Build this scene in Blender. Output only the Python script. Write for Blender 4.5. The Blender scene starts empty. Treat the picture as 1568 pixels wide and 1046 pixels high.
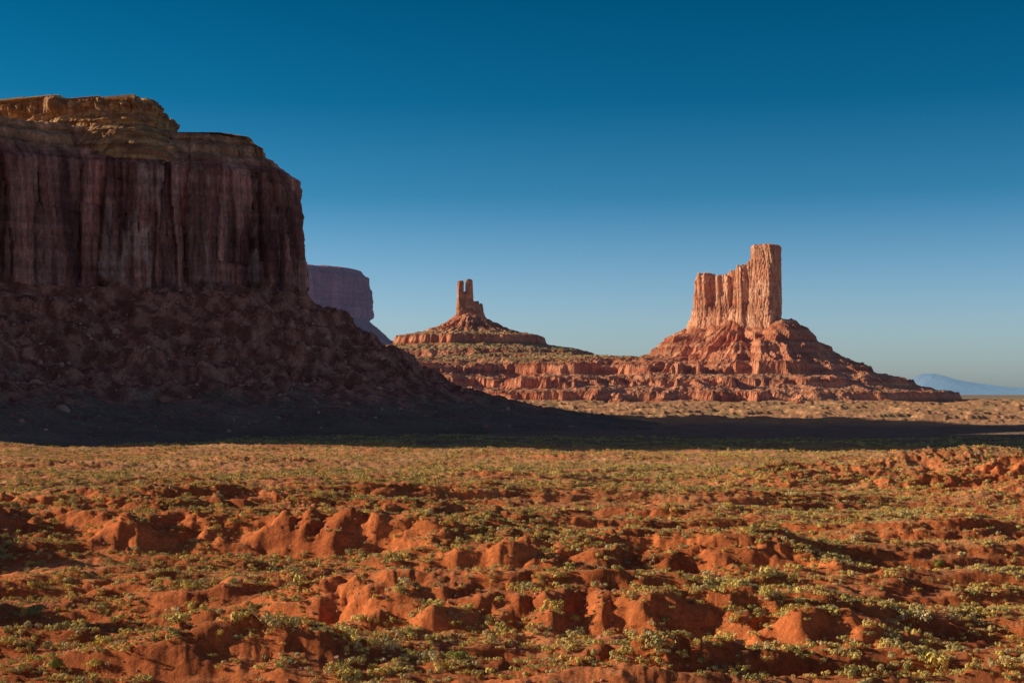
import bpy, math, numpy as np
from mathutils import Vector
rng=np.random.default_rng(7)
S=bpy.context.scene
# ---------------------------------------------------------------- noise
_p=np.random.default_rng(3).permutation(256); _p=np.concatenate([_p,_p,_p])
_a=np.linspace(0,2*np.pi,256,endpoint=False); _gx=np.cos(_a); _gy=np.sin(_a)
def perlin(x,y,seed=0):
    x=np.asarray(x,float)+seed*17.31; y=np.asarray(y,float)-seed*9.17
    xi=np.floor(x).astype(np.int64); yi=np.floor(y).astype(np.int64)
    xf=x-xi; yf=y-yi; xi&=255; yi&=255
    u=xf*xf*xf*(xf*(xf*6-15)+10); v=yf*yf*yf*(yf*(yf*6-15)+10)
    def g(ix,iy,dx,dy):
        h=_p[_p[ix&255]+(iy&255)]
        return _gx[h]*dx+_gy[h]*dy
    a=g(xi,yi,xf,yf); b=g(xi+1,yi,xf-1,yf); c=g(xi,yi+1,xf,yf-1); d=g(xi+1,yi+1,xf-1,yf-1)
    return 1.5*((a+(b-a)*u)+((c+(d-c)*u)-(a+(b-a)*u))*v)
def fbm(x,y,o=4,seed=0,g=.5):
    s=0;a=1
    for i in range(o):
        s=s+a*perlin(x,y,seed+i*3); x=x*2.03;y=y*2.03;a*=g
    return s
def ridged(x,y,o=3,seed=0,g=.5):
    s=0;a=1;t=0
    for i in range(o):
        s=s+a*(1-np.abs(perlin(x,y,seed+i*5))*1.6); t+=a; x=x*2.07;y=y*2.07;a*=g
    return s/t
def hash1(i,seed=0):
    i=np.asarray(i).astype(np.int64)+seed*131
    return _p[(_p[i&255]+(i>>8)*7)&255]/255.0
def ss(a,b,x):
    t=np.clip((x-a)/(b-a),0,1); return t*t*(3-2*t)
# ---------------------------------------------------------------- mesh helpers
def mesh_from(name,V,F,col=None,smooth=False,mat=None):
    me=bpy.data.meshes.new(name); n=len(V); m=len(F)
    me.vertices.add(n); me.vertices.foreach_set('co',np.ascontiguousarray(V,dtype=np.float32).ravel())
    k=F.shape[1]
    me.loops.add(m*k); me.loops.foreach_set('vertex_index',F.astype(np.int32).ravel())
    me.polygons.add(m); me.polygons.foreach_set('loop_start',np.arange(0,m*k,k,dtype=np.int32))
    me.polygons.foreach_set('loop_total',np.full(m,k,dtype=np.int32))
    me.polygons.foreach_set('use_smooth',np.full(m,smooth,dtype=bool))
    me.update(calc_edges=True)
    if col is not None:
        at=me.color_attributes.new('Col','FLOAT_COLOR','POINT')
        c=np.ones((n,4),dtype=np.float32); c[:,:3]=col
        at.data.foreach_set('color',c.ravel())
    if mat: me.materials.append(mat)
    me.validate()
    return me
def obj(name,me,parent=None):
    o=bpy.data.objects.new(name,me); S.collection.objects.link(o)
    if parent: o.parent=parent
    return o
def empty(name):
    o=bpy.data.objects.new(name,None); S.collection.objects.link(o); o.empty_display_size=5; return o
def gridF(nr,nc,wrap=False):
    i,j=np.meshgrid(np.arange(nr-1),np.arange(nc if wrap else nc-1),indexing='ij')
    j2=(j+1)%nc
    return np.stack([i*nc+j,i*nc+j2,(i+1)*nc+j2,(i+1)*nc+j],-1).reshape(-1,4)
def mixc(a,b,t):
    return np.asarray(a)*(1-t[...,None])+np.asarray(b)*t[...,None]
# ---------------------------------------------------------------- materials
def new_mat(name):
    m=bpy.data.materials.new(name); m.use_nodes=True
    nt=m.node_tree; b=nt.nodes['Principled BSDF']; b.inputs['Roughness'].default_value=.95
    b.inputs['Specular IOR Level'].default_value=.1
    return m,nt,b
def noise_node(nt,scale3,scale,detail,rough=.6,off=(0,0,0)):
    g=nt.nodes.new('ShaderNodeNewGeometry'); mp=nt.nodes.new('ShaderNodeMapping')
    mp.inputs['Scale'].default_value=scale3; mp.inputs['Location'].default_value=off
    nt.links.new(g.outputs['Position'],mp.inputs['Vector'])
    n=nt.nodes.new('ShaderNodeTexNoise'); n.inputs['Scale'].default_value=scale
    n.inputs['Detail'].default_value=detail; n.inputs['Roughness'].default_value=rough
    nt.links.new(mp.outputs[0],n.inputs['Vector']); return n
def ramp(nt,src,stops):
    r=nt.nodes.new('ShaderNodeValToRGB'); e=r.color_ramp.elements
    while len(e)<len(stops): e.new(.5)
    for k,(p,c) in enumerate(stops):
        e[k].position=p; e[k].color=(c,c,c,1) if not hasattr(c,'__len__') else (*c,1)
    nt.links.new(src,r.inputs[0]); return r
def mult(nt,a,b,blend='MULTIPLY',fac=1):
    m=nt.nodes.new('ShaderNodeMix'); m.data_type='RGBA'; m.blend_type=blend
    m.inputs[0].default_value=fac
    nt.links.new(a,m.inputs[6]); nt.links.new(b,m.inputs[7]); return m.outputs[2]
def vcol(nt):
    a=nt.nodes.new('ShaderNodeVertexColor'); a.layer_name='Col'; return a.outputs[0]
def rock_mat(name,haze=None,streak=1.0,bs=1.0):
    m,nt,b=new_mat(name)
    n1=noise_node(nt,(.06,.06,.005),1,6,.65); r1=ramp(nt,n1.outputs[0],[(.32,.45),(.5,.95),(.60,1.3),(.70,1.9)])
    n2=noise_node(nt,(.004,.004,.10),1,4,.6); r2=ramp(nt,n2.outputs[0],[(.35,.8),(.5,1.0),(.65,1.15)])
    n3=noise_node(nt,(.35,.35,.12),1,6,.75); r3=ramp(nt,n3.outputs[0],[(.3,.6),(.7,1.4)])
    c=mult(nt,vcol(nt),r1.outputs[0],fac=streak); c=mult(nt,c,r2.outputs[0]); c=mult(nt,c,r3.outputs[0])
    nt.links.new(c,b.inputs['Base Color'])
    nb=noise_node(nt,(.25,.25,.06),1,8,.75); bp=nt.nodes.new('ShaderNodeBump')
    bp.inputs['Strength'].default_value=1; bp.inputs['Distance'].default_value=4*bs
    nt.links.new(nb.outputs[0],bp.inputs['Height']); nt.links.new(bp.outputs[0],b.inputs['Normal'])
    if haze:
        b.inputs['Emission Color'].default_value=(*haze,1); b.inputs['Emission Strength'].default_value=1  # constant emission stands in for airlight haze
    return m
def terrain_mat(name,s=1.0,bump=.5,haze=None):
    m,nt,b=new_mat(name)
    n1=noise_node(nt,(1,1,1),.9*s,8,.75); r1=ramp(nt,n1.outputs[0],[(.3,.55),(.5,1.0),(.7,1.45)])
    n2=noise_node(nt,(1,1,1),.04*s,5,.6); r2=ramp(nt,n2.outputs[0],[(.35,.82),(.65,1.18)])
    c=mult(nt,vcol(nt),r1.outputs[0]); c=mult(nt,c,r2.outputs[0])
    nt.links.new(c,b.inputs['Base Color'])
    nb=noise_node(nt,(1,1,1),.45*s,8,.74); bp=nt.nodes.new('ShaderNodeBump')
    bp.inputs['Strength'].default_value=.9; bp.inputs['Distance'].default_value=bump/s
    nt.links.new(nb.outputs[0],bp.inputs['Height']); nt.links.new(bp.outputs[0],b.inputs['Normal'])
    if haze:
        b.inputs['Emission Color'].default_value=(*haze,1); b.inputs['Emission Strength'].default_value=1  # even glow imitates distance haze on the terrain
    return m
M_ground=terrain_mat('desert_soil',1.0,.9)
M_talus=terrain_mat('scree',.35,1.3)
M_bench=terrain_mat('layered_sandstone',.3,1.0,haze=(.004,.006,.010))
M_cliff=rock_mat('sandstone_cliff')
M_butte=rock_mat('butte_sandstone',haze=(.004,.006,.010),streak=.3)
M_cap=rock_mat('caprock_sandstone',streak=.3)
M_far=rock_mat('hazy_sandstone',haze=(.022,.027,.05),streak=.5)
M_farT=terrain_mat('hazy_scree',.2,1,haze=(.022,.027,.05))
M_mtn=terrain_mat('hazy_mountain_rock',.02,2,haze=(.13,.22,.31))
# ---------------------------------------------------------------- ground height
def relief(x,y):
    wx=x+16*perlin(x/70,y/45,11); wy=y+7*perlin(x/70,y/45,12)
    r=np.hypot(x,y)
    A=ss(90,190,r)*(1-.80*ss(380,950,r))
    h=5.6*fbm(wx/230,wy/60,4,1)
    h+=4.3*(ridged(wx/110,wy/30,4,4)-.55)
    st=2.6; t=(h+3*perlin(x/300,y/300,40))/st; f=t-np.floor(t)
    ht=st*(np.floor(t)+ss(.28,.70,f)); h=h*.5+ht*.5
    h=h*A
    e=0
    sc=y-352+.16*(x+60)-12*perlin(x/40,0*x,21)-6*perlin(x/13,y/30,22)-3*perlin(x/5,y/12,31)
    e=e+8.5*ss(-16,5,sc)*(1-ss(20,200,sc))*(1-ss(-30,20,x))*ss(-260,-150,x)
    sc=y-243+.20*x-9*perlin(x/30,0*x,23)-5*perlin(x/9,y/12,26)-2.5*perlin(x/4,y/9,32)
    e=e+6*ss(-12,3,sc)*(1-ss(4,60,sc))*ss(-60,-20,x)*(1-ss(50,80,x))
    sc=y-318-9*perlin(x/26,0*x,24)-6*perlin(x/8,y/20,25)-3*perlin(x/4,y/12,33)
    e=e+5*ss(-14,2,sc)*(1-ss(10,90,sc))*ss(-30,0,x)*(1-ss(60,85,x))
    sc=y-285-.12*x-8*perlin(x/26,0*x,28)-5*perlin(x/8,y/20,29)
    e=e+4*ss(-12,2,sc)*(1-ss(5,50,sc))*ss(-100,-75,x)*(1-ss(-30,0,x))
    for cx,cy,a,rx,ry in [(190,640,11,44,17),(228,605,13,38,18),(150,690,7,50,20),(205,550,8,36,15),(260,560,14,40,22),(120,620,4,40,14),(170,590,7,32,12),(-150,800,4,80,20),(-235,760,4,60,20),(40,870,3,80,20),(290,900,5,80,20),
                          (-152,258,32,32,24),(-175,335,24,32,24),(10,410,3,44,12),(-95,430,4,50,13),(60,455,3,44,10),(130,400,3,38,12),(-20,520,3,56,12),(-150,560,4,56,13),  # first two: unseen hills added at left for their cast shadow
                          (-30,214,6,16,9),(20,208,5,20,8)]:
        e=e+a*np.exp(-((wx-cx)/rx)**2-((wy-cy)/ry)**2)*(.65+.6*ridged(x/20,y/10,4,27))
    h=h+e
    g=ridged(x/11,y/8,3,30)
    h=h-2.0*np.clip(g-.5,0,1)*(ss(.5,4,e+0*x)*1.2+.5)*ss(90,190,r)
    h+=3.0*fbm(x/90,y/45,3,61)*ss(850,1000,r)*(1-ss(1250,1500,r))
    h+=(.75*fbm(x/16,y/8,2,50)+.46*fbm(x/4.8,y/3.4,4,55))*ss(90,190,r)*(1-.4*ss(500,1200,r))
    return h
def ground(x,y):
    r=np.hypot(x,y)
    b=25*ss(1600,2500,y)+relief(x,y)+2.0*fbm(x/260,y/120,4,60)*ss(700,1300,r)*(1-.7*ss(5000,12000,r))
    q=12*(ridged(x/170,y/70,4,66)-.55); t=q/4.5; f=t-np.floor(t)
    b=b+(q*.35+.65*4.5*(np.floor(t)+ss(.4,.55,f)))*ss(1700,1950,y)*(1-ss(2600,4000,y))
    hill=38.3-.37*r
    k=4.0; hh=np.clip(.5+.5*(hill-b)/k,0,1)
    return b*(1-hh)+hill*hh+k*hh*(1-hh)*.5
def slope(x,y,f=ground,e=1.0):
    gx=(f(x+e,y)-f(x-e,y))/(2*e); gy=(f(x,y+e)-f(x,y-e))/(2*e); return np.hypot(gx,gy),gx,gy
RED=(.72,.20,.062); RED2=(.52,.135,.043); SAND=(.88,.41,.20); SCRUB=(.72,.48,.22); GREY=(.27,.205,.145)
def ground_cols(x,y,z,sl):
    r=np.hypot(x,y)
    veg=np.clip(.5+.9*fbm(x/38,y/26,4,70)-sl*1.3,0,1)
    c=mixc(RED,RED2,ss(-.3,.5,fbm(x/25,y/25,3,75)))
    c=mixc(c,SAND,np.clip(.2+.5*fbm(x/60,y/50,3,77)+.5*ss(300,800,r),0,1)*(1-ss(.2,.7,sl)*(1-.4*ss(300,800,r)))*.8)
    c=mixc(c,SCRUB,veg*.55*(.3+.7*ss(230,700,r)))
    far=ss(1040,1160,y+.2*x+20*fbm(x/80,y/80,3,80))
    c=mixc(c,GREY,far*.85)  # grey scrub; shade of the mesa's shadow band put into the colour
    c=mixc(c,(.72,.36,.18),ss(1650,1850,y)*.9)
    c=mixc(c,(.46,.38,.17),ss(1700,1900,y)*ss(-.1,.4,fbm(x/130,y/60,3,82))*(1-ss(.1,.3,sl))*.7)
    c=mixc(c,(.33,.27,.20),ss(2800,6000,r)*.8)  # distance haze mixed into the far plain's colour
    return c
radii=np.concatenate([np.linspace(1,150,60,endpoint=False),np.arange(150,720,1.0),np.arange(720,1500,3.2),1500*np.power(3000/1500,np.linspace(0,1,210,endpoint=False)),3000*np.power(80000/3000,np.linspace(0,1,160))])
side=np.radians(21.5+ (180-21.5)*np.power(np.linspace(0,1,70)[1:],1.8))
ang=np.concatenate([-side[::-1],np.radians(np.linspace(-21.5,21.5,1050)),side])
R,T=np.meshgrid(radii,ang,indexing='ij')
X=R*np.sin(T); Y=R*np.cos(T); Z=ground(X,Y)
Zr=np.gradient(Z,axis=0)/np.gradient(R,axis=0); Zt=np.gradient(Z,axis=1)/(np.gradient(T,axis=1)*R)
sl=np.hypot(Zr,Zt)
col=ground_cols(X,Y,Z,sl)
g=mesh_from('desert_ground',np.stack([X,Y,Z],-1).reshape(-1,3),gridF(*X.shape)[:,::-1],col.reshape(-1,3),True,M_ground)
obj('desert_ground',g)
# ---------------------------------------------------------------- polygons
def outline(poly,ds,it=2):
    P=np.array(poly,float)
    for _ in range(it):
        Q=np.roll(P,-1,0); P=np.stack([P*.8+Q*.2,P*.2+Q*.8],1).reshape(-1,2)
    C=np.vstack([P,P[:1]]); L=np.concatenate([[0],np.cumsum(np.hypot(*np.diff(C,axis=0).T))])
    n=int(L[-1]/ds); u=np.linspace(0,L[-1],n,endpoint=False)
    p=np.stack([np.interp(u,L,C[:,0]),np.interp(u,L,C[:,1])],-1)
    t=np.roll(p,-3,0)-np.roll(p,3,0); t/=np.linalg.norm(t,axis=1)[:,None]+1e-9
    area=np.sum(p[:,0]*np.roll(p[:,1],-1)-np.roll(p[:,0],-1)*p[:,1])
    nrm=np.stack([t[:,1],-t[:,0]],-1)*(1 if area>0 else -1)
    return p,nrm,u
def sdist(x,y,poly):
    P=np.array(poly,float); d=np.full(x.shape,1e9); ins=np.zeros(x.shape,bool)
    for a,b in zip(P,np.roll(P,-1,0)):
        e=b-a; t=np.clip(((x-a[0])*e[0]+(y-a[1])*e[1])/(e@e),0,1)
        d=np.minimum(d,np.hypot(x-a[0]-t*e[0],y-a[1]-t*e[1]))
        c=((a[1]>y)!=(b[1]>y))&(x<(b[0]-a[0])*(y-a[1])/(b[1]-a[1]+1e-12)+a[0]); ins^=c
    return np.where(ins,-d,d)
def cells(U,Zz,cw):
    w=U/cw+.8*perlin(U/(cw*2.2),Zz/330,14)+.10*perlin(U/(cw*.7),Zz/45,15)
    return np.floor(w),w-np.floor(w)
def cells2(U,Zz,cw):
    w2=U/(cw*.25)+.9*perlin(U/(cw*.9),Zz/160,16)+.12*perlin(U/(cw*.25),Zz/25,17)
    return np.floor(w2),w2-np.floor(w2)
def cliff_mesh(name,poly,prof,ds,dz,amp,mat,colf,seed=0,cliffrange=(0,1e9),smoothit=2,cw=34,zvar=3.5,rag=0):
    p,nrm,u=outline(poly,ds,smoothit)
    pr=np.array(prof,float); L=np.concatenate([[0],np.cumsum(np.hypot(*np.diff(pr,axis=0).T))])
    n=max(3,int(L[-1]/dz)); s=np.linspace(0,L[-1],n)
    o=np.interp(s,L,pr[:,0])[:,None]; z=np.interp(s,L,pr[:,1])[:,None]
    x0=p[None,:,0]+0*z; y0=p[None,:,1]+0*z; U=u[None,:]+0*z; Zz=z+0*U
    m=ss(cliffrange[0]-5,cliffrange[0]+10,Zz)*(1-.6*ss(cliffrange[1]-6,cliffrange[1]+5,Zz))
    big=1.1*fbm(x0/90+seed,y0/90,2,5+seed)+.5*(ridged((x0+.02*Zz)/55,(y0)/55,2,9+seed)-.5)
    ci,cf=cells(U,Zz,cw)
    cell=1.5*(hash1(ci,3)-.5)+.22*(1-np.power(np.abs(cf*2-1),8))+ (cf-.5)*(hash1(ci,12)-.5)*2.4
    c2,f2=cells2(U,Zz,cw)
    act=hash1(ci,22)
    cell2=(.62*(hash1(c2,5)-.5)+.14*(1-np.abs(f2*2-1)**6)+(f2-.5)*(hash1(c2,13)-.5)*.5)*(.3+1.1*act)
    hgt=cliffrange[1]-cliffrange[0]
    brk=ss(-.6,.6,Zz-(cliffrange[0]+hgt*(.2+.95*hash1(ci,8))-8*(cf-.5)))*-.6+ss(-.6,.6,Zz-(cliffrange[0]+hgt*hash1(c2,9)*1.3))*-.42*act
    led=.35*(hash1(np.floor(Zz/6.5+.5*perlin(U/80,0*U,18)),9)-.5)
    d=amp*((big*.9+cell*.8+cell2+brk*.9)*m+ led*(1.05-m)*1.5 +.17*fbm(U/7,Zz/9,3,19)+.5*fbm(x0/30,y0/30+Zz/20,3,20)*(1-m)+.5*big*(1-m))
    O=o+d
    x=x0+nrm[None,:,0]*O; y=y0+nrm[None,:,1]*O
    rg=rag*((hash1(ci,41)-.5)+.7*(hash1(c2,42)-.5)+.5*fbm(U/40,0*U,3,43))*ss(cliffrange[1]-13,cliffrange[1]-2,Zz)
    Zz=Zz+ (1-m)*1.6*fbm(U/8,Zz/8,3,28)+(1-m)*zvar*fbm(x0/60,y0/60,3,29)*ss(cliffrange[1]-5,cliffrange[1]+20,Zz)+rg
    nr,nc=x.shape
    V=np.stack([x,y,Zz],-1).reshape(-1,3); C=colf(x,y,Zz,U).reshape(-1,3)
    F=gridF(nr,nc,True)
    last=(nr-1)*nc; cen=V[last:].mean(0); cen[2]-=14; V=np.vstack([V,cen]); C=np.vstack([C,C[last:last+1]])
    j=np.arange(0,nc-2,2); F=np.vstack([F,np.stack([last+j,last+j+1,last+j+2,np.full_like(j,len(V)-1)],-1)])
    return mesh_from(name,V,F,C,False,mat)
def patch(name,xs,ys,hf,cf,mat,smooth=False):
    Y,X=np.meshgrid(ys,xs,indexing='ij'); Z=hf(X,Y)
    gy=np.gradient(Z,axis=0)/np.gradient(Y,axis=0); gx=np.gradient(Z,axis=1)/np.gradient(X,axis=1)
    C=cf(X,Y,Z,np.hypot(gx,gy))
    return mesh_from(name,np.stack([X,Y,Z],-1).reshape(-1,3),gridF(*X.shape),C.reshape(-1,3),smooth,mat),X,Y,Z
# ---------------------------------------------------------------- great mesa
mesa=empty('sandstone_mesa')
MP=[(-1000,2150),(-2000,2100),(-2000,1235),(-1400,1230),(-1000,1250),(-900,1272),(-750,1298),(-688,1340),(-665,1450),(-630,1560),(-540,1640),(-430,1685),(-330,1725),(-264,1785),(-284,1880),(-330,2000),(-500,2080)]
def mesa_col(x,y,z,u):
    ci,cf=cells(u,z,34); c2,f2=cells2(u,z,34)
    c=mixc((.48,.215,.165),(.58,.30,.23),ss(-.4,.4,fbm(u/50,z/120,3,90)))
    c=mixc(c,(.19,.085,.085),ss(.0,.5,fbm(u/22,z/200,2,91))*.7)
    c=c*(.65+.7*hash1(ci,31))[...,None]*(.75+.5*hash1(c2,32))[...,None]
    c=c*(1-.4*np.abs(cf*2-1)**10)[...,None]*(1-.28*np.abs(f2*2-1)**6)[...,None]  # crevice shade painted as darker cell edges
    light=ss(.08,.40,fbm(u/16,z/70,3,97))*(z<312)*ss(.45,.75,hash1(ci,33))
    c=mixc(c,(.80,.54,.43),light*.8)
    c=mixc(c,(.64,.38,.21),ss(320,340,z+4*perlin(u/30,z/9,92))*.8)  # sunlit gold put into the colour of the upper ledges
    return c
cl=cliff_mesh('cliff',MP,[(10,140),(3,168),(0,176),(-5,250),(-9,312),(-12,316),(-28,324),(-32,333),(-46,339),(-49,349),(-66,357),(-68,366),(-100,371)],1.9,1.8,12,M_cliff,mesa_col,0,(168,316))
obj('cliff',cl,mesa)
CP=[(-900,2040),(-1900,2000),(-1900,1880),(-900,1820),(-700,1785),(-560,1752),(-480,1726),(-446,1728),(-438,1790),(-460,1960)]
def cap_col(x,y,z,u):
    c=mixc((.78,.47,.21),(.54,.28,.14),ss(-.3,.3,fbm(u/30,z/6,3,95)))
    return mixc(c,(.28,.14,.09),ss(.0,.35,fbm(u/9,z/12,3,98))*.55)
obj('caprock',cliff_mesh('caprock',CP,[(40,312),(34,336),(22,349),(19,357),(9,364),(7,372),(1,376),(0,386),(-1,400),(-5,402)],1.7,1.3,9.5,M_cap,cap_col,4,(384,400),1,cw=15,zvar=2,rag=6),mesa)
CP2=[(-800,1700),(-1500,1700),(-1500,1275),(-960,1290),(-800,1335),(-745,1395),(-735,1560)]  # unseen tier, added tall to lengthen the mesa's cast shadow
obj('shadow_tier',cliff_mesh('shadow_tier',CP2,[(30,345),(12,372),(4,385),(0,392),(-4,590),(-12,600)],5,4,7,M_cap,cap_col,6,(390,597),2,cw=24),mesa)
prof_d=[-60,-5,12,60,110,150,190,260,340,440,520]; prof_z=[176,172,158,128,98,73,52,31,14,1,-14]
def mesa_talus(x,y):
    d=sdist(x,y,MP)
    dd=d+18*fbm(x/90,y/90,3,101)*ss(0,80,d)+28*(ridged(x/48,y/48,4,104)-.5)*ss(0,40,d)
    z=np.interp(dd,prof_d,prof_z)
    t=z/24+.4*perlin(x/150,y/150,106); f=t-np.floor(t); zt=24*(np.floor(t)+ss(.25,.6,f))-9.6*perlin(x/150,y/150,106)
    k=.5*ss(20,50,z)*ss(-.2,.3,perlin(x/90,y/90,114)); z=z*(1-k)+zt*k
    rough=ss(8,60,z)
    z=z+rough*(3.8*fbm(x/19,y/19,3,107)+2.4*fbm(x/6,y/6,2,109))+.5*fbm(x/30,y/20,3,111)
    return z+ss(1600,2500,y)*18*(1-ss(0,60,z))
def talus_col(x,y,z,sl):
    c=mixc((.32,.115,.08),(.64,.27,.18),ss(-.35,.45,fbm(x/16,y/16,4,112)))
    g=1-ss(15,50,z+14*fbm(x/50,y/50,3,113)-28*ss(-440,-520,x))
    c=mixc(c,GREY,g*.9)
    return c
tm,TX,TY,TZ=patch('talus',np.arange(-1150,330,3.0),np.concatenate([np.arange(800,1900,2.8),np.arange(1900,2620,8)]),mesa_talus,talus_col,M_talus)
obj('talus',tm,mesa)
# ---------------------------------------------------------------- layered bench with taluses of butte and spire
B1=np.array((377.,2851.)); B2=np.array((513.,2749.)); SPC=np.array((-112.,3800.))
def segd(x,y,a,b):
    e=b-a; t=np.clip(((x-a[0])*e[0]+(y-a[1])*e[1])/(e@e),0,1); return np.hypot(x-a[0]-t*e[0],y-a[1]-t*e[1])
def bench(x,y):
    yf=2490+55*fbm(x/300,0*x,2,120)-60*ss(0,400,x)*(1-ss(500,800,x))
    s=np.minimum(np.minimum(y-yf,(698-x)*1.0+.10*(y-2600)),x+760)
    s=np.minimum(s,(4350-y))
    s=s+75*fbm(x/190,y/190,3,121)*(1-ss(500,900,s))*(1-.6*ss(600,800,x))+70*(ridged(x/75,y/110,4,124)-.55)*(1-ss(300,600,s))
    z0=np.interp(s,[-120,-20,60,180,330,700,1250,2200],[5,24,50,80,108,126,166,150])
    d=segd(x,y,B1,B2)-16
    a=np.arctan2(y-2800,x-445)
    gul=(ridged(a*3.2+.002*d,d/220,4,130)-.5)*ss(0,60,d)
    zb=np.interp(d-34*gul-14*fbm(x/60,y/60,3,131),[-20,0,14,40,60,110,160,210,300,420,520],[186,180,168,150,137,104,84,62,38,12,-8])
    d2=np.hypot(x-SPC[0],y-SPC[1])-20
    a2=np.arctan2(y-SPC[1],x-SPC[0]); gul=(ridged(a2*3,d2/200,3,134)-.5)*ss(0,60,d2)
    zs=np.interp(d2-30*gul-10*fbm(x/60,y/60,3,132),[-20,0,25,60,110,172,182,300,420,700],[270,262,240,218,203,192,170,150,90,-20])
    z0=np.maximum(z0,zb)
    zr=z0+5.0*fbm(x/220,y/220,2,135)
    z=np.interp(zr,[0,20,35,37.5,58,60.5,84,87,99,125,127,146,148,400],[0,18,24,43,50,70,76,99,102,121,130,142,151,400])
    z=np.where(zr>148,zr+3,z)
    k=.25+.75*ss(-.35,.25,fbm(x/120,y/120,2,136)); z=z*k+zr*(1-k)
    z=np.maximum(z,zs)
    z=z+2.4*fbm(x/18,y/18,3,137)*ss(20,40,z)+1.1*fbm(x/5,y/5,2,139)
    return z
def bench_col(x,y,z,sl):
    c=mixc((.50,.155,.075),(.72,.30,.16),ss(-.4,.4,perlin(z/7,0*z,140)+.6*fbm(x/50,y/50,3,141)))
    flat=(1-ss(.18,.5,sl))
    c=mixc(c,(.48,.39,.14),flat*ss(85,105,z)*ss(2650,2850,y)*(1-ss(3650,3800,y))*.9*(1-ss(230,330,x)))
    c=mixc(c,(.68,.37,.18),flat*(1-ss(70,95,z))*.6)
    return c
bm_,BX,BY,BZ=patch('layered_bench',np.arange(-720,1100,2.6),np.concatenate([np.arange(2300,2990,2.4),np.arange(2990,4420,6)]),bench,bench_col,M_bench)
obj('sandstone_bench',bm_)
# ---------------------------------------------------------------- butte & spire columns
def prism(cx,cy,wx,wy,rot,z0,z1,seed,taper=.12,amp=2.2,cw=5.,n=150,dz=1.5,toprag=3):
    th=np.linspace(0,2*np.pi,n,endpoint=False)
    e=.5; px=np.sign(np.cos(th))*np.abs(np.cos(th))**e*wx/2; py=np.sign(np.sin(th))*np.abs(np.sin(th))**e*wy/2
    C=np.stack([np.append(px,px[0]),np.append(py,py[0])],-1); Lc=np.concatenate([[0],np.cumsum(np.hypot(*np.diff(C,axis=0).T))])
    u=np.linspace(0,Lc[-1],n,endpoint=False); px=np.interp(u,Lc,C[:,0]); py=np.interp(u,Lc,C[:,1])
    nn=np.stack([px,py],-1); nn/=np.linalg.norm(nn,axis=1)[:,None]
    zs=np.arange(z0,z1,dz); h=(zs-z0)/(z1-z0)
    sc=(1+taper*(1-h)**1.5-.02)[:,None]
    U=u[None,:]+0*sc; Zz=zs[:,None]+0*U
    w=U/cw+.9*perlin(U/(cw*2.5),Zz/90,seed)+seed*7; ci=np.floor(w); cf=w-ci
    d=amp*(1.0*(hash1(ci,seed)-.5)+.45*(1-np.abs(cf*2-1)**5)-.4+(cf-.5)*(hash1(ci,seed+8)-.5)*1.2+.5*fbm(U/14,Zz/90,2,seed+2)+.25*fbm(U/4,Zz/6,3,seed+3))
    d-=amp*.7*ss(0,.01,h[:,None]-.35-.75*hash1(ci,seed+5))
    d+=amp*.15*(hash1(np.floor(Zz/9),seed+6)-.5)
    x=px[None,:]*sc+nn[None,:,0]*d; y=py[None,:]*sc+nn[None,:,1]*d
    xs=[x];ys=[y];zz=[Zz]
    for k,(f,dzz) in enumerate([(.93,1.),(.8,1.8),(.5,2.4),(.15,2.6)]):
        xs.append(x[-1:]*f);ys.append(y[-1:]*f)
        zz.append(z1+dzz+0*x[-1:])
    x=np.vstack(xs);y=np.vstack(ys);Zz=np.vstack(zz)
    rag=toprag*(fbm((x+cx)/9,(y+cy)/9,2,seed+9)); Zz=Zz+rag*ss(z1-12,z1,Zz)
    c,s=math.cos(rot),math.sin(rot)
    V=np.stack([cx+x*c-y*s,cy+x*s+y*c,Zz],-1).reshape(-1,3)
    F=gridF(x.shape[0],x.shape[1],True)
    return V,F
def join(parts):
    Vs=[];Fs=[];o=0
    for V,F in parts: Vs.append(V);Fs.append(F+o);o+=len(V)
    return np.vstack(Vs),np.vstack(Fs)
rot=math.atan2(B2[1]-B1[1],B2[0]-B1[0])
def bp(t,off=0):
    e=B2-B1; nrm=np.array((e[1],-e[0]))/np.linalg.norm(e)
    return B1+e*t+nrm*off
parts=[]
for k,(t,w,T,top,of) in enumerate([(.02,20,32,268,0),(.09,26,42,276,3),(.22,36,28,263,-4),(.36,34,38,271,2),(.50,38,32,280,-3),(.61,22,42,288,3),(.67,16,30,293,1)]):
    c=bp(t,of); parts.append(prism(c[0],c[1],w,T,rot,160,top,200+k*11,.16,3.6,10,n=200,toprag=6))
c=bp(.84,0); parts.append(prism(c[0],c[1],54,46,rot,160,327,301,.12,4.0,14,n=300,toprag=2))
c=bp(.45,0); parts.append(prism(c[0],c[1],190,48,rot,155,208,333,.16,4.5,14,n=520,toprag=9))
V,F=join(parts)
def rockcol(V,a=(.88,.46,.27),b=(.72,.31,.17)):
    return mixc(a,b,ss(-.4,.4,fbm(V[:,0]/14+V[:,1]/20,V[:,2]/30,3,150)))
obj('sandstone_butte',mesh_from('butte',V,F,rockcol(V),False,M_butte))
parts=[prism(-137,3796,17,16,.3,245,338,401,.35,2.0,6,n=90,toprag=3),
       prism(-115,3800,20,18,.1,245,342,411,.45,2.4,6,n=90,toprag=5),
       prism(-125,3802,34,24,.1,245,308,421,.35,2.5,6,n=110,toprag=6),
       prism(-96,3800,18,18,.1,240,284,431,.4,2,5,n=90),
       prism(-84,3806,13,15,.1,235,276,441,.4,2,5,n=90),
       prism(-112,3800,70,36,.1,235,266,451,.3,3,7,n=160,toprag=6)]
V,F=join(parts)
obj('rock_spire',mesh_from('spire',V,F,rockcol(V,(.70,.33,.18),(.56,.23,.12)),False,M_butte))
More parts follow.
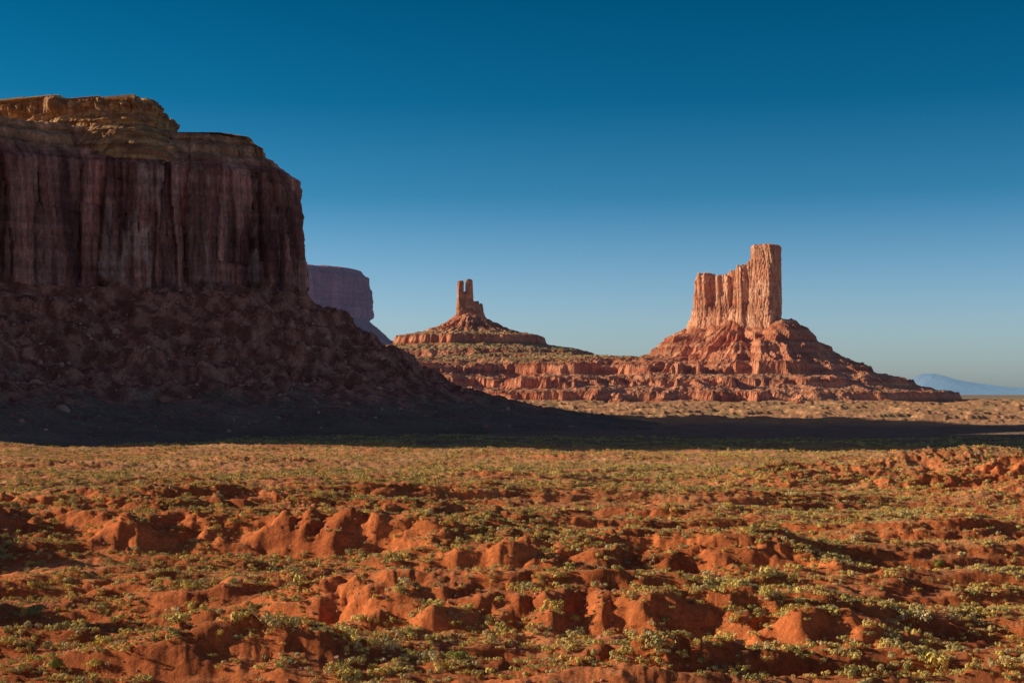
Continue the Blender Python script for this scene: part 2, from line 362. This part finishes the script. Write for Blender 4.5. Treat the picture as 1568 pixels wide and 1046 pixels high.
# ---------------------------------------------------------------- far mesa
fm=empty('distant_mesa')
FP=[(-900,5600),(-1600,5600),(-1600,4900),(-950,4830),(-760,4870),(-620,4960),(-535,5060),(-525,5200),(-600,5560)]
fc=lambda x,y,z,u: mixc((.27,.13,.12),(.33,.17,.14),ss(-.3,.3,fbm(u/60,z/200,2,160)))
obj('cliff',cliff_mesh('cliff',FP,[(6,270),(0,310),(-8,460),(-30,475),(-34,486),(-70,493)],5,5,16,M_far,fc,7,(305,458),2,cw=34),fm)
def ft(x,y):
    d=sdist(x,y,FP)+15*fbm(x/100,y/100,3,165)
    return np.interp(d,[-50,0,85,200,400,700,800],[320,308,235,160,80,20,-10])+3*fbm(x/40,y/40,2,166)
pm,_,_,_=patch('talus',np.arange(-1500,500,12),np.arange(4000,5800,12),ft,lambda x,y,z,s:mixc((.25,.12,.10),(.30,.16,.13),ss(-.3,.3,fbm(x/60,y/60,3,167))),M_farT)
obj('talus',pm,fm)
# ---------------------------------------------------------------- distant mountains
def mt(x,y):
    r=np.interp(x,[4000,5300,5650,5800,5950,6100,6250,6450,6700,7100,7600,9000,13000,15000],[0,20,150,255,318,325,292,235,180,140,100,80,70,-20])
    w=np.exp(-((y-20500)/900.)**2)
    return r*w*(1+.10*fbm(x/500,y/500,4,170))
pm,_,_,_=patch('distant_mountain',np.arange(4000,15000,40),np.arange(18500,22500,60),mt,lambda x,y,z,s:mixc((.09,.12,.15),(.12,.14,.17),ss(-.3,.3,fbm(x/300,y/300,3,171))),M_mtn,True)  # blue-grey airlight painted into the mountain's colour
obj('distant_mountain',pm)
# ---------------------------------------------------------------- scattering
def scatter(name,P,scl,rz,idx,sources,tilt=None):
    coll=bpy.data.collections.new(name+'_sources')
    for s in sources: coll.objects.link(s)
    me=bpy.data.meshes.new(name); n=len(P); me.vertices.add(n)
    me.vertices.foreach_set('co',P.astype(np.float32).ravel())
    a=me.attributes.new('scl','FLOAT_VECTOR','POINT'); a.data.foreach_set('vector',scl.astype(np.float32).ravel())
    r=np.zeros((n,3),np.float32); r[:,2]=rz
    if tilt is not None: r[:,0]=tilt
    a=me.attributes.new('rot','FLOAT_VECTOR','POINT'); a.data.foreach_set('vector',r.ravel())
    a=me.attributes.new('idx','INT','POINT'); a.data.foreach_set('value',idx.astype(np.int32))
    o=obj(name,me)
    ng=bpy.data.node_groups.new(name+'_gn','GeometryNodeTree')
    ng.interface.new_socket('Geometry',in_out='INPUT',socket_type='NodeSocketGeometry')
    ng.interface.new_socket('Geometry',in_out='OUTPUT',socket_type='NodeSocketGeometry')
    N=ng.nodes; L=ng.links
    gi=N.new('NodeGroupInput'); go=N.new('NodeGroupOutput'); ip=N.new('GeometryNodeInstanceOnPoints')
    ci=N.new('GeometryNodeCollectionInfo'); ci.inputs[0].default_value=coll
    ci.inputs['Separate Children'].default_value=True; ci.inputs['Reset Children'].default_value=True
    def na(nm,t):
        q=N.new('GeometryNodeInputNamedAttribute'); q.data_type=t; q.inputs[0].default_value=nm; return q.outputs[0]
    er=N.new('FunctionNodeEulerToRotation'); L.new(na('rot','FLOAT_VECTOR'),er.inputs[0])
    L.new(gi.outputs[0],ip.inputs['Points']); L.new(ci.outputs[0],ip.inputs['Instance'])
    ip.inputs['Pick Instance'].default_value=True
    L.new(na('idx','INT'),ip.inputs['Instance Index']); L.new(er.outputs[0],ip.inputs['Rotation']); L.new(na('scl','FLOAT_VECTOR'),ip.inputs['Scale'])
    L.new(ip.outputs[0],go.inputs[0])
    md=o.modifiers.new('scatter','NODES'); md.node_group=ng
    return o
def leafmat(name,stops):
    m,nt,b=new_mat(name); oi=nt.nodes.new('ShaderNodeObjectInfo')
    r=ramp(nt,oi.outputs['Random'],stops)
    n=noise_node(nt,(1,1,1),3.,3); r2=ramp(nt,n.outputs[0],[(.3,.7),(.7,1.35)])
    nt.links.new(mult(nt,r.outputs[0],r2.outputs[0]),b.inputs['Base Color']); return m
M_bush=leafmat('sagebrush_leaf',[(0,(.70,.53,.14)),(.35,(.86,.65,.21)),(.6,(.46,.38,.12)),(.8,(.80,.61,.30)),(1,(.30,.28,.09))])
M_jun=leafmat('juniper_leaf',[(0,(.18,.20,.045)),(1,(.36,.33,.07))])
def bush_src(name,seed,nl,size,hz,mat,spiky=False,lobes=5):
    r=np.random.default_rng(seed); V=[];F=[]
    lc=np.stack([r.normal(0,.30,lobes),r.normal(0,.30,lobes),r.uniform(.15,.5,lobes)*hz],-1); lr=r.uniform(.26,.42,lobes)
    for i in range(nl):
        k=r.integers(lobes); d=r.normal(size=3); d/=np.linalg.norm(d); d[2]=abs(d[2])*1 if r.random()<.75 else d[2]
        if spiky:
            b0=np.array([r.normal(0,.12),r.normal(0,.12),0]); c=b0+d*np.array([.6,.6,.9])*r.uniform(.6,1)*hz
            w=np.cross(d,[0,0,1.]); w=w/(np.linalg.norm(w)+1e-6)*size*.5
            q=[b0-w*.6,b0+w*.6,c+w*.3,c-w*.3]
        else:
            c=lc[k]+d*lr[k]*r.uniform(.8,1.05); c[2]=max(c[2],.02)
            a=r.normal(size=3); a-=a@d*d*.85; a/=np.linalg.norm(a); b=np.cross(d,a); b/=np.linalg.norm(b)
            s=size*r.uniform(.6,1.3); q=[c-a*s*.5,c-b*s*.35,c+a*s*.6+d*s*.2,c+b*s*.35]
        o=len(V); V+=q; F.append([o,o+1,o+2,o+3])
    if not spiky:
        for i in range(lobes):
            t=lc[i]; w=.02; o=len(V); V+=[np.array([-w,0,-.1]),np.array([w,0,-.1]),t+[w,0,0],t-[w,0,0]]; F.append([o,o+1,o+2,o+3])
    me=mesh_from(name,np.array(V),np.array(F),None,False,mat); return bpy.data.objects.new(name,me)
srcs=[bush_src('sage_a',1,170,.2,1.,M_bush),bush_src('sage_b',2,170,.2,1.1,M_bush),bush_src('sage_c',3,150,.2,.8,M_bush,lobes=7),bush_src('tuft',4,80,.1,.9,M_bush,True)]
N=600000
r=np.sqrt(rng.uniform(120**2,1300**2,N)); 
r=np.where(rng.random(N)<.48,rng.uniform(140,750,N),r)
t=np.radians(rng.uniform(-24,24,N)); x=r*np.sin(t); y=r*np.cos(t)
s_,gx,gy=slope(x,y,e=2.5)
dens=np.clip(.42+.7*fbm(x/42,y/17,3,70)+.6*perlin(x/8,y/6,300),0.04,1)*(1-ss(.32,.85,s_)*.92)
keep=(rng.random(N)<dens*np.interp(np.hypot(x,y),[150,300,600],[.36,.46,.55]))
x=x[keep];y=y[keep];n=len(x); z=ground(x,y)-.05
size=np.exp(rng.normal(-.48,.42,n)); size*=np.where(np.hypot(x,y)>600,1.2,1)
scl=np.stack([size*rng.uniform(.85,1.2,n),size*rng.uniform(.85,1.2,n),size*rng.uniform(.9,1.35,n)],-1)
print('bushes',n)
scatter('sagebrush_scrub',np.stack([x,y,z],-1),scl,rng.uniform(0,6.28,n),rng.integers(0,4,n),srcs)
# junipers
js=[bush_src('juniper_a',11,1500,.11,1.5,M_jun,lobes=10),bush_src('juniper_b',12,1300,.11,1.2,M_jun,lobes=9)]
P=np.array([(90.9,384.2),(116.8,331.5),(74.4,382.3),(-69.8,564.6),(103.4,344.1),(93.8,426.7),(247.4,961.),(290.,951.),(61.,362.),(160.,780.),(88.,630.),(-6.,299.),(-157.,494.),(-182.,530.),(85.,310.),(-14.,241.),(-65.,203.),(-8.,208.),(34.,229.),(36.,604.),(85.,810.),(141.,425.)])
zz=ground(P[:,0],P[:,1])-.1
sz=rng.uniform(1.4,2.4,len(P))
scatter('juniper_shrubs',np.stack([P[:,0],P[:,1],zz],-1),np.stack([sz,sz,sz*.75],-1),rng.uniform(0,6,len(P)),rng.integers(0,2,len(P)),js)
# boulders
def rock_src(name,seed,mat):
    r=np.random.default_rng(seed); import bmesh
    bm=bmesh.new(); bmesh.ops.create_icosphere(bm,subdivisions=2,radius=.5)
    pl=[(Vector(r.normal(size=3)).normalized(),r.uniform(.25,.42)) for _ in range(9)]
    for v in bm.verts:
        for nn,dd in pl:
            k=v.co.dot(nn)-dd
            if k>0: v.co-=nn*k
    me=bpy.data.meshes.new(name); bm.to_mesh(me); bm.free(); me.materials.append(mat)
    return bpy.data.objects.new(name,me)
M_rock,nt,b=new_mat('boulder'); oi=nt.nodes.new('ShaderNodeObjectInfo')
rr=ramp(nt,oi.outputs['Random'],[(0,(.28,.105,.07)),(.6,(.50,.22,.145)),(1,(.72,.42,.31))]); nt.links.new(rr.outputs[0],b.inputs['Base Color'])
rs=[rock_src('rock_%d'%i,50+i,M_rock) for i in range(4)]
N=46000
bx=rng.uniform(-800,150,N); by=rng.uniform(1080,1850,N); d=sdist(bx,by,MP); bz=mesa_talus(bx,by)
k=(d>4)&(rng.random(N)<np.interp(d,[0,60,180,260,400],[.3,.8,.7,.12,.02]))&(bz>ground(bx,by))
k&=(fbm(bx/60,by/60,3,310)+rng.normal(0,.3,N)>-.05)
bx=bx[k];by=by[k];bz=bz[k];n=len(bx)
size=np.exp(rng.normal(.68,.68,n)); size=np.clip(size,.8,14)
scl=np.stack([size*rng.uniform(.8,1.5,n),size,size*rng.uniform(.6,1.1,n)],-1)
scatter('talus_boulders',np.stack([bx,by,bz],-1),scl,rng.uniform(0,6.28,n),rng.integers(0,4,n),rs,rng.uniform(-.5,.5,n))
N=16000
r=rng.uniform(150,560,N); t=np.radians(rng.uniform(-23,23,N)); x=r*np.sin(t); y=r*np.cos(t)
k=fbm(x/22,y/22,3,320)+rng.normal(0,.25,N)>.1; x=x[k];y=y[k];n=len(x)
size=np.clip(np.exp(rng.normal(-1.1,.5,n)),.15,1.5)
scatter('loose_stones',np.stack([x,y,ground(x,y)],-1),np.stack([size*1.2,size,size*.7],-1),rng.uniform(0,6.28,n),rng.integers(0,4,n),rs,rng.uniform(-.4,.4,n))
# ---------------------------------------------------------------- light, sky, camera
EL=math.radians(18.5); AZ=math.radians(-79)
d=Vector((math.sin(AZ)*math.cos(EL),math.cos(AZ)*math.cos(EL),math.sin(EL)))
L=bpy.data.lights.new('sun','SUN'); L.energy=5; L.angle=math.radians(.5); L.color=(1,.86,.64)
lo=bpy.data.objects.new('sun',L); S.collection.objects.link(lo); lo.rotation_euler=d.to_track_quat('Z','Y').to_euler()
w=bpy.data.worlds.new('World'); S.world=w; w.use_nodes=True; nt=w.node_tree; bg=nt.nodes['Background']
sk=nt.nodes.new('ShaderNodeTexSky'); sk.sky_type='NISHITA'; sk.sun_disc=False; sk.sun_elevation=EL; sk.sun_rotation=AZ%(2*math.pi)
tc=nt.nodes.new('ShaderNodeTexCoord'); sp=nt.nodes.new('ShaderNodeSeparateXYZ'); nt.links.new(tc.outputs['Generated'],sp.inputs[0])
q=.93
rp=ramp(nt,sp.outputs['Z'],[(p_,tuple(v*q for v in c_)) for p_,c_ in [(0,(1.12,1.45,2.2)),(.05,(.84,1.20,1.87)),(.137,(.15,.63,1.05)),(.2,(.02,.44,.74)),(.27,(.0,.35,.58)),(.5,(.40,.27,.36)),(1,(.58,.38,.45))]])
nt.links.new(mult(nt,sk.outputs[0],rp.outputs[0]),bg.inputs[0]); bg.inputs[1].default_value=.1
cam=bpy.data.cameras.new('camera'); co=bpy.data.objects.new('camera',cam); S.collection.objects.link(co)
co.location=(0,0,40); co.rotation_euler=(math.radians(90),0,0); cam.lens=50; cam.sensor_width=36; cam.shift_y=80/1568
cam.clip_start=1; cam.clip_end=200000; S.camera=co
S.view_settings.view_transform='Standard'; S.view_settings.look='None'; S.view_settings.exposure=0
